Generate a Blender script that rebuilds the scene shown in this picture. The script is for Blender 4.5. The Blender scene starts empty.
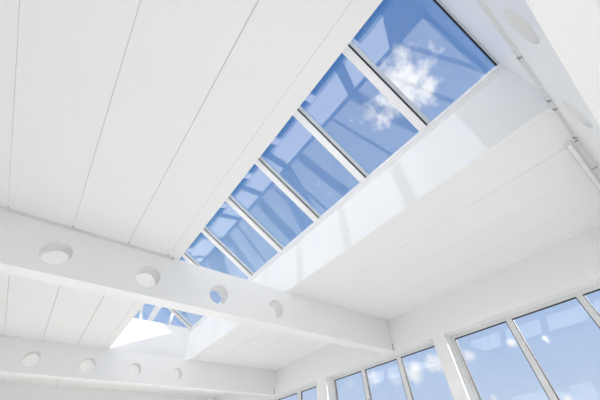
import bpy, bmesh, math, random
from mathutils import Matrix, Vector
random.seed(4)
SC = bpy.context.scene
COL = SC.collection
U = 2.0            # metres per layout unit (ceiling = one unit above the eye)
EYE = 1.5          # eye height

def W(x, y, z):    # layout units (from the eye) -> metres
    return Vector((x*U, y*U, z*U + EYE))

# ------------------------------------------------------------------ camera
cam_d = bpy.data.cameras.new('camera'); cam = bpy.data.objects.new('camera', cam_d)
COL.objects.link(cam); SC.camera = cam
cam_d.sensor_width = 36; cam_d.lens = 279.373/600*36
cam_d.clip_start = .02; cam_d.clip_end = 500
RGT = Vector((0.7965110, -0.6022504, -0.0535224))
DWN = Vector((0.3927895, 0.5827139, -0.7114499))
FWD = Vector((0.4596592, 0.5456546, 0.7006957))
m = Matrix.Identity(4)
for i in range(3):
    m[i][0] = RGT[i]; m[i][1] = -DWN[i]; m[i][2] = -FWD[i]
m.translation = W(0, 0, 0)
cam.matrix_world = m

def pix_dir(u, v):          # direction in which the sky lies (used for the clouds)
    return (RGT*((u-300)/279.373) + DWN*((v-200)/279.373) + FWD).normalized()

# ------------------------------------------------------------------ view + sky + sun
SC.view_settings.view_transform = 'Standard'
SC.view_settings.look = 'None'
SC.view_settings.gamma = 1
SC.view_settings.use_curve_mapping = False
SC.view_settings.exposure = 0.04
SKY_STRENGTH = 1.0
SUN_STRENGTH = 7.6
SUN_TRAVEL = Vector((-1, .36, -.42))

wd = bpy.data.worlds.new('sky'); SC.world = wd; wd.use_nodes = True
nt = wd.node_tree; nt.nodes.clear()
def N(t, **k):
    n = nt.nodes.new(t)
    for a, b in k.items(): setattr(n, a, b)
    return n
def link(a, b): nt.links.new(a, b)
def math_node(op, a, b=None, c=None):
    n = N('ShaderNodeMath', operation=op)
    for i, v in enumerate((a, b, c)):
        if v is None: continue
        if isinstance(v, (int, float)): n.inputs[i].default_value = v
        else: link(v, n.inputs[i])
    return n.outputs[0]
out = N('ShaderNodeOutputWorld'); bg = N('ShaderNodeBackground'); link(bg.outputs[0], out.inputs[0])
bg.inputs['Strength'].default_value = SKY_STRENGTH
tc = N('ShaderNodeTexCoord')
nrm = N('ShaderNodeVectorMath', operation='NORMALIZE'); link(tc.outputs['Generated'], nrm.inputs[0])
D = nrm.outputs[0]
sep = N('ShaderNodeSeparateXYZ'); link(D, sep.inputs[0])
ramp = N('ShaderNodeValToRGB'); link(sep.outputs['Z'], ramp.inputs[0])
cr = ramp.color_ramp
cr.elements[0].position = 0.0; cr.elements[0].color = (.58, .68, .84, 1)
cr.elements[1].position = 1.0; cr.elements[1].color = (.06, .19, .50, 1)
for pos, c in ((.12, (.49, .615, .82)), (.30, (.35, .50, .77)), (.55, (.125, .30, .60)), (.8, (.08, .225, .54))):
    e = cr.elements.new(pos); e.color = (*c, 1)
# clouds: patches round some directions, broken up by noise
def noise(scale, detail, rough=.55):
    n = N('ShaderNodeTexNoise'); n.inputs['Scale'].default_value = scale
    n.inputs['Detail'].default_value = detail; n.inputs['Roughness'].default_value = rough
    link(D, n.inputs['Vector']); return n.outputs['Fac']
big = noise(9, 7, .57); fine = noise(26, 5, .55)
mix_n = math_node('MULTIPLY_ADD', math_node('ADD', math_node('MULTIPLY', big, .6), math_node('MULTIPLY', fine, .4)), 1.3, -.15)
BLOBS = [(405, 76, 46, 1.1), (388, 110, 30, .9), (425, 88, 30, .9), (430, 44, 30, .62), (374, 112, 22, .7),
         (412, 372, 20, .85), (438, 364, 20, .95), (396, 378, 16, .8), (352, 384, 16, .7), (375, 380, 15, .75),
         (468, 354, 10, .8), (512, 343, 9, .95), (495, 399, 10, .8), (568, 400, 10, .75), (575, 302, 26, .42), (560, 366, 30, .2)]
acc = None
for u, v, r, amp in BLOBS:
    dd = pix_dir(u, v); rad = (pix_dir(u+r, v)-dd).length
    dist = N('ShaderNodeVectorMath', operation='DISTANCE'); link(D, dist.inputs[0]); dist.inputs[1].default_value = dd
    mr = N('ShaderNodeMapRange', interpolation_type='SMOOTHSTEP'); link(dist.outputs['Value'], mr.inputs['Value'])
    mr.inputs['From Min'].default_value = 0; mr.inputs['From Max'].default_value = rad*1.25
    mr.inputs['To Min'].default_value = amp; mr.inputs['To Max'].default_value = 0
    acc = mr.outputs[0] if acc is None else math_node('MAXIMUM', acc, mr.outputs[0])
# unseen cloud cover added to whiten the room light, to the left and behind
fill_cloud = N('ShaderNodeMapRange', interpolation_type='SMOOTHSTEP'); link(math_node('ADD', math_node('MULTIPLY', sep.outputs['X'], .75), math_node('MULTIPLY', sep.outputs['Y'], .66)), fill_cloud.inputs['Value'])
fill_cloud.inputs['From Min'].default_value = .05; fill_cloud.inputs['From Max'].default_value = -.35
fill_cloud.inputs['To Min'].default_value = 0; fill_cloud.inputs['To Max'].default_value = .75
dens = math_node('ADD', mix_n, math_node('MULTIPLY', acc, .455))
cm = N('ShaderNodeMapRange', interpolation_type='SMOOTHSTEP'); link(dens, cm.inputs['Value'])
cm.inputs['From Min'].default_value = .68; cm.inputs['From Max'].default_value = 1.0
mx = N('ShaderNodeMix', data_type='RGBA'); link(cm.outputs[0], mx.inputs['Factor'])
link(ramp.outputs[0], mx.inputs['A']); mx.inputs['B'].default_value = (.86, .88, .93, 1)
# this added cloud is brighter than the others, for more fill light
wm = N('ShaderNodeMapRange', interpolation_type='SMOOTHSTEP'); link(math_node('ADD', mix_n, math_node('MULTIPLY', fill_cloud.outputs[0], .42)), wm.inputs['Value'])
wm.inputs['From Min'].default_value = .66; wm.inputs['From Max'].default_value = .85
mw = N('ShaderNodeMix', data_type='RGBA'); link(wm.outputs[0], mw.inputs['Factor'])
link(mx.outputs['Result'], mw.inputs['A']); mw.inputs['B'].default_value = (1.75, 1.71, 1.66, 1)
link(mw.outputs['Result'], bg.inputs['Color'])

sd = bpy.data.lights.new('sun', 'SUN'); sun = bpy.data.objects.new('sun', sd); COL.objects.link(sun)
sd.energy = SUN_STRENGTH; sd.angle = math.radians(.53); sd.color = (1, .945, .875)
sun.rotation_euler = SUN_TRAVEL.to_track_quat('-Z', 'Y').to_euler()
sun.location = (12, -4, 9)
# weak second sun added in place of sunlight reflected by the skylight's side glass
gd = bpy.data.lights.new('added_glint_sun', 'SUN'); gl_ = bpy.data.objects.new('added_glint_sun', gd); COL.objects.link(gl_)
gd.energy = 1.0; gd.angle = math.radians(1.2)
gl_.rotation_euler = Vector((1, .30, -.50)).to_track_quat('-Z', 'Y').to_euler(); gl_.location = (-14, -4, 9)

# ------------------------------------------------------------------ materials
def mat(name):
    mt = bpy.data.materials.new(name); mt.use_nodes = True
    return mt, mt.node_tree, mt.node_tree.nodes['Principled BSDF']
def paint(name, col, rough=.4, var=.02, stretch=(1, 1, 1), scale=3., bump=.0, metallic=0.):
    mt, t, b = mat(name)
    c = t.nodes.new('ShaderNodeTexCoord'); mp = t.nodes.new('ShaderNodeMapping'); mp.inputs['Scale'].default_value = stretch
    t.links.new(c.outputs['Object'], mp.inputs['Vector'])
    n = t.nodes.new('ShaderNodeTexNoise'); n.inputs['Scale'].default_value = scale; n.inputs['Detail'].default_value = 5
    t.links.new(mp.outputs[0], n.inputs['Vector'])
    r = t.nodes.new('ShaderNodeValToRGB'); t.links.new(n.outputs['Fac'], r.inputs[0])
    r.color_ramp.elements[0].position = .3; r.color_ramp.elements[1].position = .7
    r.color_ramp.elements[0].color = (*[max(0, x-var) for x in col], 1)
    r.color_ramp.elements[1].color = (*[min(1, x+var) for x in col], 1)
    t.links.new(r.outputs[0], b.inputs['Base Color'])
    b.inputs['Roughness'].default_value = rough; b.inputs['Metallic'].default_value = metallic
    if bump:
        bp = t.nodes.new('ShaderNodeBump'); bp.inputs['Strength'].default_value = bump; bp.inputs['Distance'].default_value = .002
        t.links.new(n.outputs['Fac'], bp.inputs['Height']); t.links.new(bp.outputs[0], b.inputs['Normal'])
    return mt
CEIL = paint('ceiling_white_board', (.905, .905, .90), .5, .006, (6, .5, 1), 4., .03)
WHITE = paint('white_wall_paint', (.915, .915, .912), .45, .008, scale=2., bump=.03)
GLOSS = paint('glossy_white_lining', (.895, .895, .895), .4, .006, scale=2.)
BEAM = paint('white_beam_paint', (.92, .92, .92), .35, .010, scale=1.6)
FRAME = paint('white_frame_lacquer', (.88, .88, .885), .25, .006, scale=2.)
WFRAME = paint('light_grey_window_lacquer', (.77, .775, .78), .3, .01, scale=2.)
SASH = paint('grey_aluminium', (.50, .55, .60), .3, .02, metallic=.3)
RUBBER = paint('black_rubber_gasket', (.012, .012, .016), .6, .004)
RAIL = paint('pale_grey_metal', (.78, .785, .79), .4, .015)
CLIP = paint('brown_grey_clip', (.42, .405, .38), .5, .03)
VOID = paint('deck_joint_shade', (.10, .09, .08), .8, .02)  # deck colour that holds the shade seen in the ceiling joints
FLOOR = paint('pale_screed_floor', (.85, .845, .83), .45, .015, scale=1.5)
GROUND = paint('pale_ground', (.35, .36, .33), .9, .04, scale=.3)
LEAD = paint('grey_roof_sheet', (.45, .46, .48), .6, .03)
def glass(name, tint, ior=1.5):
    mt, t, b = mat(name); t.nodes.remove(b)
    o = t.nodes['Material Output']; mxs = t.nodes.new('ShaderNodeMixShader')
    tr = t.nodes.new('ShaderNodeBsdfTransparent'); tr.inputs[0].default_value = (*tint, 1)
    gl = t.nodes.new('ShaderNodeBsdfGlossy'); gl.inputs['Roughness'].default_value = 0.0
    gl.inputs['Color'].default_value = (1, 1, 1, 1)
    fr = t.nodes.new('ShaderNodeFresnel'); geo = t.nodes.new('ShaderNodeNewGeometry')
    ms = t.nodes.new('ShaderNodeMix'); ms.data_type = 'FLOAT'
    t.links.new(geo.outputs['Backfacing'], ms.inputs['Factor']); ms.inputs['A'].default_value = ior; ms.inputs['B'].default_value = 1/ior
    t.links.new(ms.outputs['Result'], fr.inputs['IOR'])
    t.links.new(fr.outputs[0], mxs.inputs[0]); t.links.new(tr.outputs[0], mxs.inputs[1]); t.links.new(gl.outputs[0], mxs.inputs[2])
    t.links.new(mxs.outputs[0], o.inputs[0]); return mt
PANE = glass('clear_glass', (.985, .99, .995))
TINTED = glass('tinted_glass', (.60, .63, .66))
ROOFPANE = glass('roof_glass', (.985, .99, .995), 1.9)

# ------------------------------------------------------------------ mesh helpers
def obj(name, bm, material, parent=None, smooth=False, bevel=0.0):
    bmesh.ops.recalc_face_normals(bm, faces=bm.faces)
    me = bpy.data.meshes.new(name); bm.to_mesh(me); bm.free()
    o = bpy.data.objects.new(name, me); COL.objects.link(o)
    me.materials.append(material)
    if smooth:
        for p in me.polygons: p.use_smooth = True
        me.set_sharp_from_angle(angle=math.radians(35))
    if bevel:
        b = o.modifiers.new('bevel', 'BEVEL'); b.width = bevel; b.segments = 2; b.limit_method = 'ANGLE'; b.angle_limit = math.radians(50)
    if parent:
        o.parent = parent; o.matrix_parent_inverse = Matrix.Translation(-parent.location) if parent.type == 'EMPTY' else Matrix.Identity(4)
    return o
def tag(o, label=None, cat=None, group=None, kind=None):
    for k, v in (('label', label), ('category', cat), ('group', group), ('kind', kind)):
        if v: o[k] = v
    return o
def empty(name, loc):
    e = bpy.data.objects.new(name, None); e.empty_display_size = .1; e.location = loc; COL.objects.link(e); return e
def box(bm, x0, x1, y0, y1, z0, z1):      # layout units
    v = [bm.verts.new(W(x, y, z)) for x in (x0, x1) for y in (y0, y1) for z in (z0, z1)]
    for f in ((0,1,3,2), (4,6,7,5), (0,4,5,1), (2,3,7,6), (0,2,6,4), (1,5,7,3)): bm.faces.new([v[i] for i in f])
def prism(bm, poly, axis, a0, a1):        # poly in the plane across the axis; 'y': (x,z), 'z': (x,y), 'x': (y,z)
    def P(p, a):
        return W(p[0], a, p[1]) if axis == 'y' else W(p[0], p[1], a) if axis == 'z' else W(a, p[0], p[1])
    A = [bm.verts.new(P(p, a0)) for p in poly]; B = [bm.verts.new(P(p, a1)) for p in poly]
    bm.faces.new(A); bm.faces.new(B[::-1]); n = len(poly)
    for i in range(n): bm.faces.new((A[i], A[(i+1) % n], B[(i+1) % n], B[i]))
def tube(bm, p0, p1, r, n=20, caps=True): # world metres
    p0, p1 = Vector(p0), Vector(p1); d = (p1-p0).normalized()
    s = d.orthogonal().normalized(); t = d.cross(s)
    R0 = [bm.verts.new(p0+(s*math.cos(a)+t*math.sin(a))*r) for a in [2*math.pi*i/n for i in range(n)]]
    R1 = [bm.verts.new(p1+(s*math.cos(a)+t*math.sin(a))*r) for a in [2*math.pi*i/n for i in range(n)]]
    for i in range(n): bm.faces.new((R0[i], R0[(i+1) % n], R1[(i+1) % n], R1[i]))
    if caps: bm.faces.new(R0[::-1]); bm.faces.new(R1)
def BM(): return bmesh.new()
def boxobj(name, dims, material, parent=None, bevel=0.0):
    b = BM()
    for d in (dims if isinstance(dims[0], (tuple, list)) else [dims]): box(b, *d)
    return obj(name, b, material, parent, bevel=bevel)

# ------------------------------------------------------------------ key planes (layout units)
XL, XR = -1.95, 2.33           # left wall, window wall
YN, YF = -3.6, 5.32            # wall behind the camera, end wall
ZF = -.75                      # floor
WX0, WX1 = .348, 1.17          # skylight well, left and right
WY0, WY1 = -.236, 3.735         # skylight well, near and far
ZS = 1.392                     # top of the well's upstand
PITCH = math.tan(math.radians(30.58))
def gz(x): return 1.411 + (WX1-x)*PITCH      # underside of the roof glass
BEAMS = [(-.325, -.225), (1.63, 1.728), (3.55, 3.648)]
ZB = .737                      # underside of the beams

# ------------------------------------------------------------------ shell
tag(boxobj('floor', (XL-.1, XR+.25, YN-.1, YF+.1, ZF-.06, ZF), FLOOR), kind='structure')
tag(boxobj('ground', (-40, 60, -50, 50, ZF-.35, ZF-.25), GROUND), kind='structure')
LP = [(YN-.1, -2.9), (-1.6, -1.5), (-.2, -.1), (1.2, 1.3), (2.6, 2.7), (4.0, 4.1), (5.2, YF+.1)]
tag(boxobj('wall_left', [(XL-.1, XL, YN-.1, YF+.1, ZF, -.5), (XL-.1, XL, YN-.1, YF+.1, .85, 1.0)] + [(XL-.1, XL, a, b, -.5, .85) for a, b in LP], WHITE), kind='structure')
BP = [(XL, -1.85), (-.55, -.45), (.9, 1.0), (2.25, XR)]
tag(boxobj('wall_back', [(XL, XR, YN-.1, YN, ZF, -.5), (XL, XR, YN-.1, YN, .93, 1.0)] + [(a, b, YN-.1, YN, -.5, .93) for a, b in BP], WHITE), kind='structure')
tag(boxobj('wall_end', (XL, XR, YF, YF+.1, ZF, 1.0), WHITE), kind='structure')

# boarded ceiling: boards with open joints under a deck coloured dark to shade them
bm = BM()
ys = [YN, BEAMS[0][0], BEAMS[0][1], BEAMS[1][0], BEAMS[1][1], BEAMS[2][0], BEAMS[2][1], YF]
def board(x0, x1, y0, y1, ch):
    c = ch; d = ch*.27
    poly = [(x0, y0+c), (x0+d, y0), (x1-d, y0), (x1, y0+c), (x1, y1-c), (x1-d, y1), (x0+d, y1), (x0, y1-c)] if c else [(x0, y0), (x1, y0), (x1, y1), (x0, y1)]
    prism(bm, poly, 'z', 1.0, 1.010)
leftx = [XL, -1.84, -1.57, -1.30, -1.03, -.76, -.491, -.222, .0495, .274, WX0]
gapw = {-.491: .0009, -.222: .0011, .0495: .0014, .274: .0007}
rightx = [WX1, 1.459, 1.728, 2.0, 2.262, XR]
midx = [WX0, .61, .88, WX1]
def run(xs, span):
    for i in range(len(xs)-1):
        a, b = xs[i], xs[i+1]
        for k in span:                       # the boards of the farther bays are set over a little
            sh = 0 if k < 4 else .024 if k < 6 else .045; wider = 0 if k < 4 else .0010
            ga = (gapw.get(a, .0012)+wider)/2 if i else 0; gb = (gapw.get(b, .0012)+wider)/2 if i < len(xs)-2 else 0
            s0 = sh if i and a < .2 else sh*.5 if a == .274 else 0; s1 = sh if b < .2 else sh*.5 if b == .274 else 0
            board(a+ga+s0, b-gb+s1, ys[k], ys[k+1], (.026 if k < 4 else .018) if k % 2 == 0 else 0)
run(leftx, range(7)); run(rightx, range(7))
# boards beyond the skylight and behind the near beam
for a, b in zip(midx[:-1], midx[1:]):
    board(a+.0004, b-.0004, YN, BEAMS[0][0], .004); board(a+.0004, b-.0004, WY1+.02, YF, .004)
tag(obj('ceiling', bm, CEIL), kind='structure')
tag(boxobj('roof_deck', [(XL-.1, WX0-.02, YN-.1, YF+.1, 1.0102, 1.08), (WX1+.02, XR+.25, YN-.1, YF+.1, 1.0102, 1.08),
                         (WX0-.02, WX1+.02, YN-.1, WY0-.02, 1.0102, 1.08), (WX0-.02, WX1+.02, WY1+.02, YF+.1, 1.0102, 1.08)], VOID), kind='structure')

# skylight well lining (upstand), glossy white
T = .05
tag(boxobj('wall_well_right', (WX1, WX1+T, WY0-T, WY1+T, 1.0101, ZS), GLOSS), kind='structure')
ZL = 1.345                    # lower upstand on the tall side
tag(boxobj('wall_well_left', (WX0-T, WX0, WY0-T, WY1+T, 1.0101, ZL), GLOSS), kind='structure')
bm = BM(); prism(bm, [(WX0, 1.0), (WX1, 1.0), (WX1, gz(WX1)-.004), (WX0, gz(WX0)-.004)], 'y', WY0-T, WY0)
tag(obj('wall_well_near', bm, GLOSS), kind='structure')
tag(boxobj('wall_well_far', (WX0, WX1, WY1, WY1+T, 1.0, ZS), GLOSS), kind='structure')

# window wall: lintel, breast and piers, three windows in view and one on either side
PIERS = [(-.30, -.20), (1.14, 1.245), (2.565, 2.725), (4.06, 4.20), (-1.75, -1.62), (-3.7, -3.02)]
ZH, ZI = .732, -.70            # soffit of the lintel, top of the breast
XO = XR + .122                  # outer face
dims = [(XR, XO, YN-.1, YF+.1, ZH, 1.0), (XR, XO, YN-.1, YF+.1, ZF, ZI)]
for a, b in PIERS: dims.append((XR, XO, a, b, ZI, ZH))
dims += [(XR, XO, YF, YF+.1, ZI, ZH)]
tag(boxobj('wall_right', dims, WHITE), kind='structure')

XG = XR + .10                  # window frames
def window(n, y0, y1, mull):
    j = .026; z0, z1 = ZI+.03, .7062
    e = empty('window_%d' % n, W(XG, (y0+y1)/2, ZI)); tag(e, kind='structure')
    boxobj('window_frame', [(XG, XG+.02, y0, y1, z1, ZH), (XG, XG+.02, y0, y1, ZI, z0),
                            (XG, XG+.02, y0, y0+j, z0, z1), (XG, XG+.02, y1-j, y1, z0, z1)], WFRAME, e)
    edges = [y0+j]
    for a, b in mull:
        boxobj('mullion', (XG, XG+.02, a, b, z0, z1), WFRAME, e); edges += [a, b]
    edges.append(y1-j)
    g = .0045
    for a, b in zip(edges[::2], edges[1::2]):
        boxobj('gasket', [(XG+.001, XG+.0195, a, b, z1-g, z1), (XG+.001, XG+.0195, a, b, z0, z0+g),
                          (XG+.001, XG+.0195, a, a+g, z0+g, z1-g), (XG+.001, XG+.0195, b-g, b, z0+g, z1-g)], RUBBER, e)
        p = boxobj('pane', (XG+.006, XG+.011, a+g-.003, b-g+.003, z0+g-.003, z1-g+.003), PANE, e)
    return e
window(1, -.20, 1.14, [(.234, .269), (.668, .707)])
window(2, 1.245, 2.565, [(1.650, 1.695), (2.092, 2.142)])
window(3, 2.725, 4.06, [(3.135, 3.205), (3.60, 3.65)])
window(4, 4.20, YF, [(4.58, 4.63), (4.97, 5.02)])
window(5, -1.62, -.30, [(-1.20, -1.16), (-.75, -.71)])
window(6, -3.02, -1.75, [(-2.61, -2.57), (-2.19, -2.15)])

for i in range(6):                       # windows added in the unseen left wall to bring in more daylight
    y0, y1 = LP[i][1], LP[i+1][0]
    e = empty('window_%d' % (7+i), W(XL-.05, (y0+y1)/2, -.5)); tag(e, kind='structure')
    x0, x1 = XL-.07, XL-.04
    boxobj('window_frame', [(x0, x1, y0, y1, .82, .85), (x0, x1, y0, y1, -.5, -.47), (x0, x1, y0, y0+.03, -.47, .82), (x0, x1, y1-.03, y1, -.47, .82)], FRAME, e)
    boxobj('mullion', (x0, x1, (y0+y1)/2-.02, (y0+y1)/2+.02, -.47, .82), FRAME, e)
    for a, b in ((y0+.03, (y0+y1)/2-.02), ((y0+y1)/2+.02, y1-.03)): boxobj('pane', (XL-.058, XL-.053, a, b, -.47, .82), PANE, e)

for i in range(3):                       # windows added behind the camera to let more sky light onto the beams
    x0, x1 = BP[i][1], BP[i+1][0]; y0, y1 = YN-.07, YN-.04
    e = empty('window_%d' % (13+i), W((x0+x1)/2, YN-.05, -.5)); tag(e, kind='structure')
    boxobj('window_frame', [(x0, x1, y0, y1, .90, .93), (x0, x1, y0, y1, -.5, -.47), (x0, x0+.03, y0, y1, -.47, .90), (x1-.03, x1, y0, y1, -.47, .90)], FRAME, e)
    boxobj('mullion', ((x0+x1)/2-.02, (x0+x1)/2+.02, y0, y1, -.47, .90), FRAME, e)
    for a, b in ((x0+.03, (x0+x1)/2-.02), ((x0+x1)/2+.02, x1-.03)): boxobj('pane', (a, b, YN-.058, YN-.053, -.47, .90), PANE, e)

# ------------------------------------------------------------------ the skylight
sky = empty('skylight', W(WX1, (WY0+WY1)/2, ZS))
tag(sky, 'long pitched rooflight with blue sky in its panes above the white ceiling', 'skylight')
GT = .005
def slab(bm, x0, x1, y0, y1, d0, d1):     # a slab parallel to the glass, d measured along z from the glass underside
    prism(bm, [(x0, gz(x0)+d0), (x1, gz(x1)+d0), (x1, gz(x1)+d1), (x0, gz(x0)+d1)], 'y', y0, y1)
BARS = [.192, .676, 1.174, 1.669, 2.182, 2.676, 3.187, 3.690]
XA, XB = WX0-.03, WX1+.045
for y in BARS:
    bm = BM(); slab(bm, XA, WX1-.001, y, y+.047, -.026, -.001)
    bar = obj('glazing_bar', bm, FRAME, sky, bevel=.004)
    bm = BM(); slab(bm, XA, WX1-.002, y-.009, y, -.008, -.001); obj('gasket', bm, RUBBER, bar)
    bm = BM(); slab(bm, XA, WX1-.003, y-.031, y-.009, -.012, -.001); obj('sash_profile', bm, SASH, bar, bevel=.003)
edges = [WY0] + BARS + [WY1+T]
for k in range(len(edges)-1):
    a = edges[k] + (.026 if k else 0); b = edges[k+1] + (.026 if k < len(edges)-2 else 0)
    bm = BM(); slab(bm, XA, XB, a+.0005, b-.0005, 0, GT); obj('pane', bm, ROOFPANE, sky)
# rails
bm = BM()
prism(bm, [(WX1-.001, ZS-.040), (WX1-.003, ZS-.040), (WX1-.003, ZS-.025), (WX1-.006, ZS-.025), (WX1-.006, ZS-.010), (WX1-.010, ZS-.010), (WX1-.010, ZS+.012), (WX1-.001, ZS+.004)], 'y', WY0, WY1)
obj('sill_rail', bm, FRAME, sky)
bm = BM(); box(bm, WX0-.06, WX0, WY0-T, WY1+T, gz(WX0)-.09, gz(WX0)-.012)
obj('top_rail', bm, FRAME, sky)
bm = BM(); slab(bm, WX0, WX1-.002, WY0+.010, WY0+.018, -.014, -.001); obj('end_gasket', bm, RUBBER, sky)
bm = BM(); slab(bm, WX0, WX1-.002, WY0, WY0+.010, -.016, -.001); obj('end_sash', bm, SASH, sky, bevel=.002)
# upright glazing on the tall side, above the upstand
bm = BM()
for y in [WY0-.03] + BARS + [WY1+.005]: box(bm, WX0-.04, WX0-.005, y-.012, y+.054, ZL+.02, gz(WX0)-.09)
box(bm, WX0-.05, WX0+.006, WY0, WY1, ZL, ZL+.02)
obj('side_frame', bm, FRAME, sky)
boxobj('side_pane', (WX0-.028, WX0-.023, WY0-T, WY1+T, ZL+.02, gz(WX0)-.09), TINTED, sky)
# glazed far gable above the upstand
bm = BM(); prism(bm, [(WX0, ZS+.012), (WX1-.06, ZS+.012), (WX0, gz(WX0)-.04)], 'y', WY1+.02, WY1+.025); obj('gable_pane', bm, PANE, sky)
bm = BM()  # an upright, and slanted bars standing in for reflections in the glass
for p in ([(.895, ZS+.012), (.930, ZS+.012), (.930, gz(.93)-.004), (.895, gz(.895)-.004)],
          [(.640, ZS+.012), (.700, ZS+.012), (.775, gz(.775)-.004), (.700, gz(.70)-.004)],
          [(.560, ZS+.012), (.590, ZS+.012), (.50, gz(.50)-.004), (.455, gz(.455)-.004)]): prism(bm, p, 'y', WY1+.027, WY1+.045)
obj('gable_post_and_reflections', bm, FRAME, sky)
bm = BM(); box(bm, WX0, WX1, WY1, WY1+T, ZS, ZS+.012); obj('gable_sill', bm, FRAME, sky)

# ------------------------------------------------------------------ beams with round holes
def beam(y0, y1, holes, label, r=.063, zc=.848):
    bm = BM(); n = 64; hw = .1
    xs = [XL]
    def ring(y): 
        return {}
    segs = []
    x = XL
    for h in holes:
        segs.append(('q', x, h-hw)); segs.append(('h', h)); x = h+hw
    segs.append(('q', x, XR))
    z0, z1 = ZB, 1.0
    for y in (y0, y1):
        for s in segs:
            if s[0] == 'q':
                bm.faces.new([bm.verts.new(W(*p)) for p in ((s[1], y, z0), (s[2], y, z0), (s[2], y, z1), (s[1], y, z1))])
            else:
                c = s[1]; ci, co = [], []
                corner = [math.atan2(zz-zc, xx) for xx, zz in ((hw, z1), (-hw, z1), (-hw, z0), (hw, z0))]
                angs = sorted({round(a % (2*math.pi), 6) for a in [2*math.pi*i/n for i in range(n)] + corner})
                for a in angs:
                    ca, sa = math.cos(a), math.sin(a)
                    t = min((hw/abs(ca)) if abs(ca) > 1e-9 else 9, ((z1-zc)/sa if sa > 1e-9 else (z0-zc)/sa if sa < -1e-9 else 9))
                    ci.append(bm.verts.new(W(c+r*ca, y, zc+r*sa))); co.append(bm.verts.new(W(c+t*ca, y, zc+t*sa)))
                for i in range(len(angs)):
                    k = (i+1) % len(angs); bm.faces.new((ci[i], ci[k], co[k], co[i]))
    for h in holes:
        for i in range(n):
            a, b = 2*math.pi*i/n, 2*math.pi*(i+1)/n
            f = bm.faces.new([bm.verts.new(W(h+r*math.cos(q), y, zc+r*math.sin(q))) for q, y in ((a, y0), (b, y0), (b, y1), (a, y1))])
    for zz in (z0, z1):
        bm.faces.new([bm.verts.new(W(*p)) for p in ((XL, y0, zz), (XR, y0, zz), (XR, y1, zz), (XL, y1, zz))])
    for xx in (XL, XR):
        bm.faces.new([bm.verts.new(W(*p)) for p in ((xx, y0, z0), (xx, y1, z0), (xx, y1, z1), (xx, y0, z1))])
    bmesh.ops.remove_doubles(bm, verts=bm.verts, dist=1e-5)
    e = empty('cross_beam', W(0, (y0+y1)/2, ZB))
    tag(e, label, 'beam', 'white cross beams with round holes')
    web = obj('perforated_web', bm, BEAM, e)
    for p in web.data.polygons: p.use_smooth = abs(p.normal.y) < .5 and p.area < .02
    # dark steel cleat in the corner where the beam meets the window wall
    boxobj('wall_cleat', (XR-.007, XR-.001, y0-.004, y0-.0005, ZB+.010, ZB+.062), CLIP, e)
    return e
H = [-1.52, -1.085, -.65, -.222, .213, .645, 1.08]
beam(*BEAMS[0], [-1.52, -1.085, -.65, -.222, .213, .652, 1.105], 'white beam crossing the upper right corner of the photo, nearest the camera, with two grey-looking round holes', r=.067, zc=.848)
beam(*BEAMS[1], H, 'white beam crossing the middle of the photo under the skylight, sky visible through one round hole')
beam(*BEAMS[2], [-1.5, -1.07, -.635, -.203, .228, .646, 1.068], 'farthest white beam at lower left, with a row of four round holes', r=.060, zc=.851)

# ------------------------------------------------------------------ rails and pipe in the ceiling joints
def joint_rail(x0, x1, y, clips, label):
    e = empty('joint_rail', W((x0+x1)/2, y, .99)); tag(e, label, 'rail', 'thin rails in the joint of beam and ceiling')
    bm = BM()
    prism(bm, [(y, .9995), (y+.011*SG, .9995), (y+.011*SG, .9955), (y+.006*SG, .9955), (y+.006*SG, .988), (y, .988)], 'x', x0, x1)
    obj('rail_profile', bm, RAIL, e)
    for c in clips:
        boxobj('clip', (c-.0035, c+.0035, min(y, y+.013*SG), max(y, y+.013*SG), .986, .9992), CLIP, e, bevel=.002)
    return e
SG = -1
joint_rail(XL+.01, .312, BEAMS[1][0]-.0004, [.308], 'thin grey metal rail along the top of the middle beam, stopping at the skylight')
SG = 1
joint_rail(-.4, 1.43, BEAMS[0][1]+.0004, [.86, 1.13, 1.19, 1.42], 'thin grey metal rail along the top of the nearest beam at upper right')
e = empty('pipe', W(1.9, -.19, .984)); tag(e, 'round white pipe under the ceiling at the right edge, beside the nearest beam', 'pipe')
bm = BM(); tube(bm, W(1.44, -.187, .987), W(XR-.001, -.187, .987), .020); obj('pipe_run', bm, FRAME, e, smooth=True)
bm = BM(); tube(bm, W(1.427, -.187, .987), W(1.44, -.187, .987), .023); obj('end_cap', bm, WHITE, e, smooth=True)
for x in (1.47, 2.2): boxobj('bracket', (x-.004, x+.004, -.200, -.174, .9955, .9995), FRAME, e)
